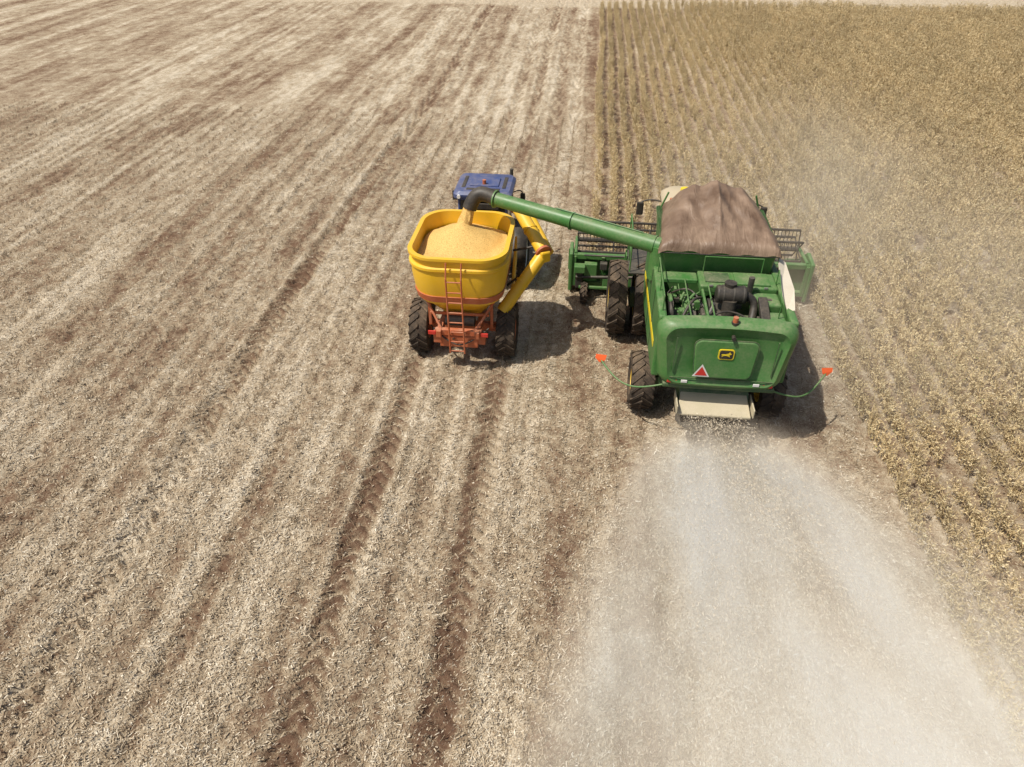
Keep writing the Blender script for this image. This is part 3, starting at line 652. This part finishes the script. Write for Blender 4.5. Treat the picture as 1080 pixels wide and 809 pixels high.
# ------------------------------------------------------------------ chaff plume (flying straw)
n=80000
t=rng.uniform(0,1,n)**.7;ang=rng.normal(0.10,.42,n)
rd=t*11
cx=2.9+rng.uniform(-.6,.6,n)+np.sin(ang)*rd*1.05;cy=11.75-np.cos(ang)*rd
cz=np.clip(.85*(1-t*1.2),.0,1)+np.abs(rng.normal(0,.06+.40*t,n))+.03
k=(np.abs(ang)<1.0)&(cz<2.2);cx=cx[k];cy=cy[k];cz=cz[k];ang=ang[k];n=len(cx)
D=nrm(np.stack([np.sin(ang),-np.cos(ang),np.zeros(n)],1)+rng.normal(0,.3,(n,3)))
Sd=nrm(np.cross(D,rng.normal(size=(n,3))))
Vc,Fc=blades(np.stack([cx,cy,cz],1),D,Sd,rng.uniform(.012,.05,n),rng.uniform(.004,.010,n))
bigmesh('chaff_plume',Vc,Fc,STRAW,{'shade':np.repeat(rng.uniform(.5,1,n),4)})

# ------------------------------------------------------------------ dust volumes
def volmat(name,build):
    m=bpy.data.materials.new(name);m.use_nodes=True;nt=m.node_tree;N=nt.nodes;N.clear()
    out=N.new('ShaderNodeOutputMaterial');vs=N.new('ShaderNodeVolumeScatter');vs.inputs['Color'].default_value=(.98,.79,.585,1);vs.inputs['Anisotropy'].default_value=-.40
    nt.links.new(vs.outputs[0],out.inputs['Volume']);tc=N.new('ShaderNodeTexCoord');sx=N.new('ShaderNodeSeparateXYZ');nt.links.new(tc.outputs['Object'],sx.inputs[0])
    def M(op,a,b=None,clamp=False):
        q=N.new('ShaderNodeMath');q.operation=op;q.use_clamp=clamp
        for i,u in enumerate((a,b)):
            if u is None:continue
            if isinstance(u,(int,float)):q.inputs[i].default_value=u
            else:nt.links.new(u,q.inputs[i])
        return q.outputs[0]
    def NZ(a,b,c,det):
        cb=N.new('ShaderNodeCombineXYZ');nz=N.new('ShaderNodeTexNoise');nz.inputs['Scale'].default_value=1;nz.inputs['Detail'].default_value=det
        for i,u in enumerate((a,b,c)):nt.links.new(u,cb.inputs[i])
        nt.links.new(cb.outputs[0],nz.inputs['Vector']);return nz.outputs[0]
    d=build(M,sx.outputs[0],sx.outputs[1],sx.outputs[2],NZ);nt.links.new(d,vs.inputs['Density']);return m
def fan_d(M,x,y,z,NZ):
    t=M('DIVIDE',M('SUBTRACT',12.0,y),12.0,True)
    w=M('ADD',.8,M('MULTIPLY',M('POWER',t,.72),6.2));c=M('ADD',2.95,M('MULTIPLY',t,2.6))
    sg_=M('DIVIDE',M('SUBTRACT',x,c),w);xx=M('ABSOLUTE',sg_)
    fx=M('SUBTRACT',1.0,M('POWER',xx,2.4),True)
    fz=M('SUBTRACT',1.0,M('DIVIDE',z,M('ADD',1.2,M('MULTIPLY',t,1.1))),True)
    n_=M('MULTIPLY',M('SUBTRACT',NZ(M('MULTIPLY',sg_,3.2),M('MULTIPLY',y,.28),M('MULTIPLY',z,.6),2),.27,True),3.2)
    fy=M('SUBTRACT',1.2,M('MULTIPLY',t,.6))
    st=M('SUBTRACT',12.0,y,True)
    return M('MULTIPLY',M('MULTIPLY',M('MULTIPLY',fx,fz),M('MULTIPLY',n_,fy)),M('MULTIPLY',st,1.35))
def side_d(M,x,y,z,NZ):
    a=M('DIVIDE',M('SUBTRACT',x,8.0),6.5);b=M('DIVIDE',M('SUBTRACT',y,21.0),13.0)
    r=M('SUBTRACT',1.0,M('ADD',M('MULTIPLY',a,a),M('MULTIPLY',b,b)),True)
    fz=M('SUBTRACT',1.0,M('DIVIDE',z,3.5),True)
    n_=M('MULTIPLY',M('SUBTRACT',NZ(M('MULTIPLY',x,.28),M('MULTIPLY',y,.22),M('MULTIPLY',z,.3),1),.22,True),2.4)
    return M('MULTIPLY',M('MULTIPLY',r,fz),M('MULTIPLY',n_,.11))
def dom(name,a,b,mat):
    v=[(x_,y_,z_3) for z_3 in(a[2],b[2]) for y_ in(a[1],b[1]) for x_ in(a[0],b[0])]
    mk(name,v,[(0,2,3,1),(4,5,7,6),(0,1,5,4),(2,6,7,3),(0,4,6,2),(1,3,7,5)],mat)
dom('dust_cloud',(-1.5,-.5,.02),(12.4,12.0,2.3),volmat('dust_behind',fan_d))
dom('dust_cloud.001',(1.5,12.2,.03),(14.5,34,3.5),volmat('dust_side',side_d))

# ------------------------------------------------------------------ light, world, camera
sd=Vector((.5,.28,-1)).normalized()
sl=bpy.data.lights.new('sun','SUN');sl.energy=4.6;sl.angle=R(.5);sl.color=(1,.95,.86)
so=bpy.data.objects.new('sun',sl);so.rotation_euler=sd.to_track_quat('-Z','Y').to_euler();so.location=(-10,0,30);COL.objects.link(so)
W=bpy.data.worlds.new('World');S.world=W;W.use_nodes=True;nt=W.node_tree
bg=nt.nodes['Background'];sk=nt.nodes.new('ShaderNodeTexSky');sk.sky_type='NISHITA';sk.sun_disc=False;sk.dust_density=3.0
sk.sun_elevation=math.asin(-sd.z);sk.sun_rotation=math.atan2(-sd.x,-sd.y)%(2*math.pi)
nt.links.new(sk.outputs[0],bg.inputs[0]);bg.inputs[1].default_value=.085
cam=bpy.data.cameras.new('camera');cam.lens=25.33;cam.sensor_width=36;cam.clip_end=9000
co=bpy.data.objects.new('camera',cam);co.location=(0,0,10.3);co.rotation_euler=(R(90-37.06),0,R(6.0));COL.objects.link(co);S.camera=co
S.view_settings.view_transform='Standard';S.view_settings.look='None';S.view_settings.exposure=0
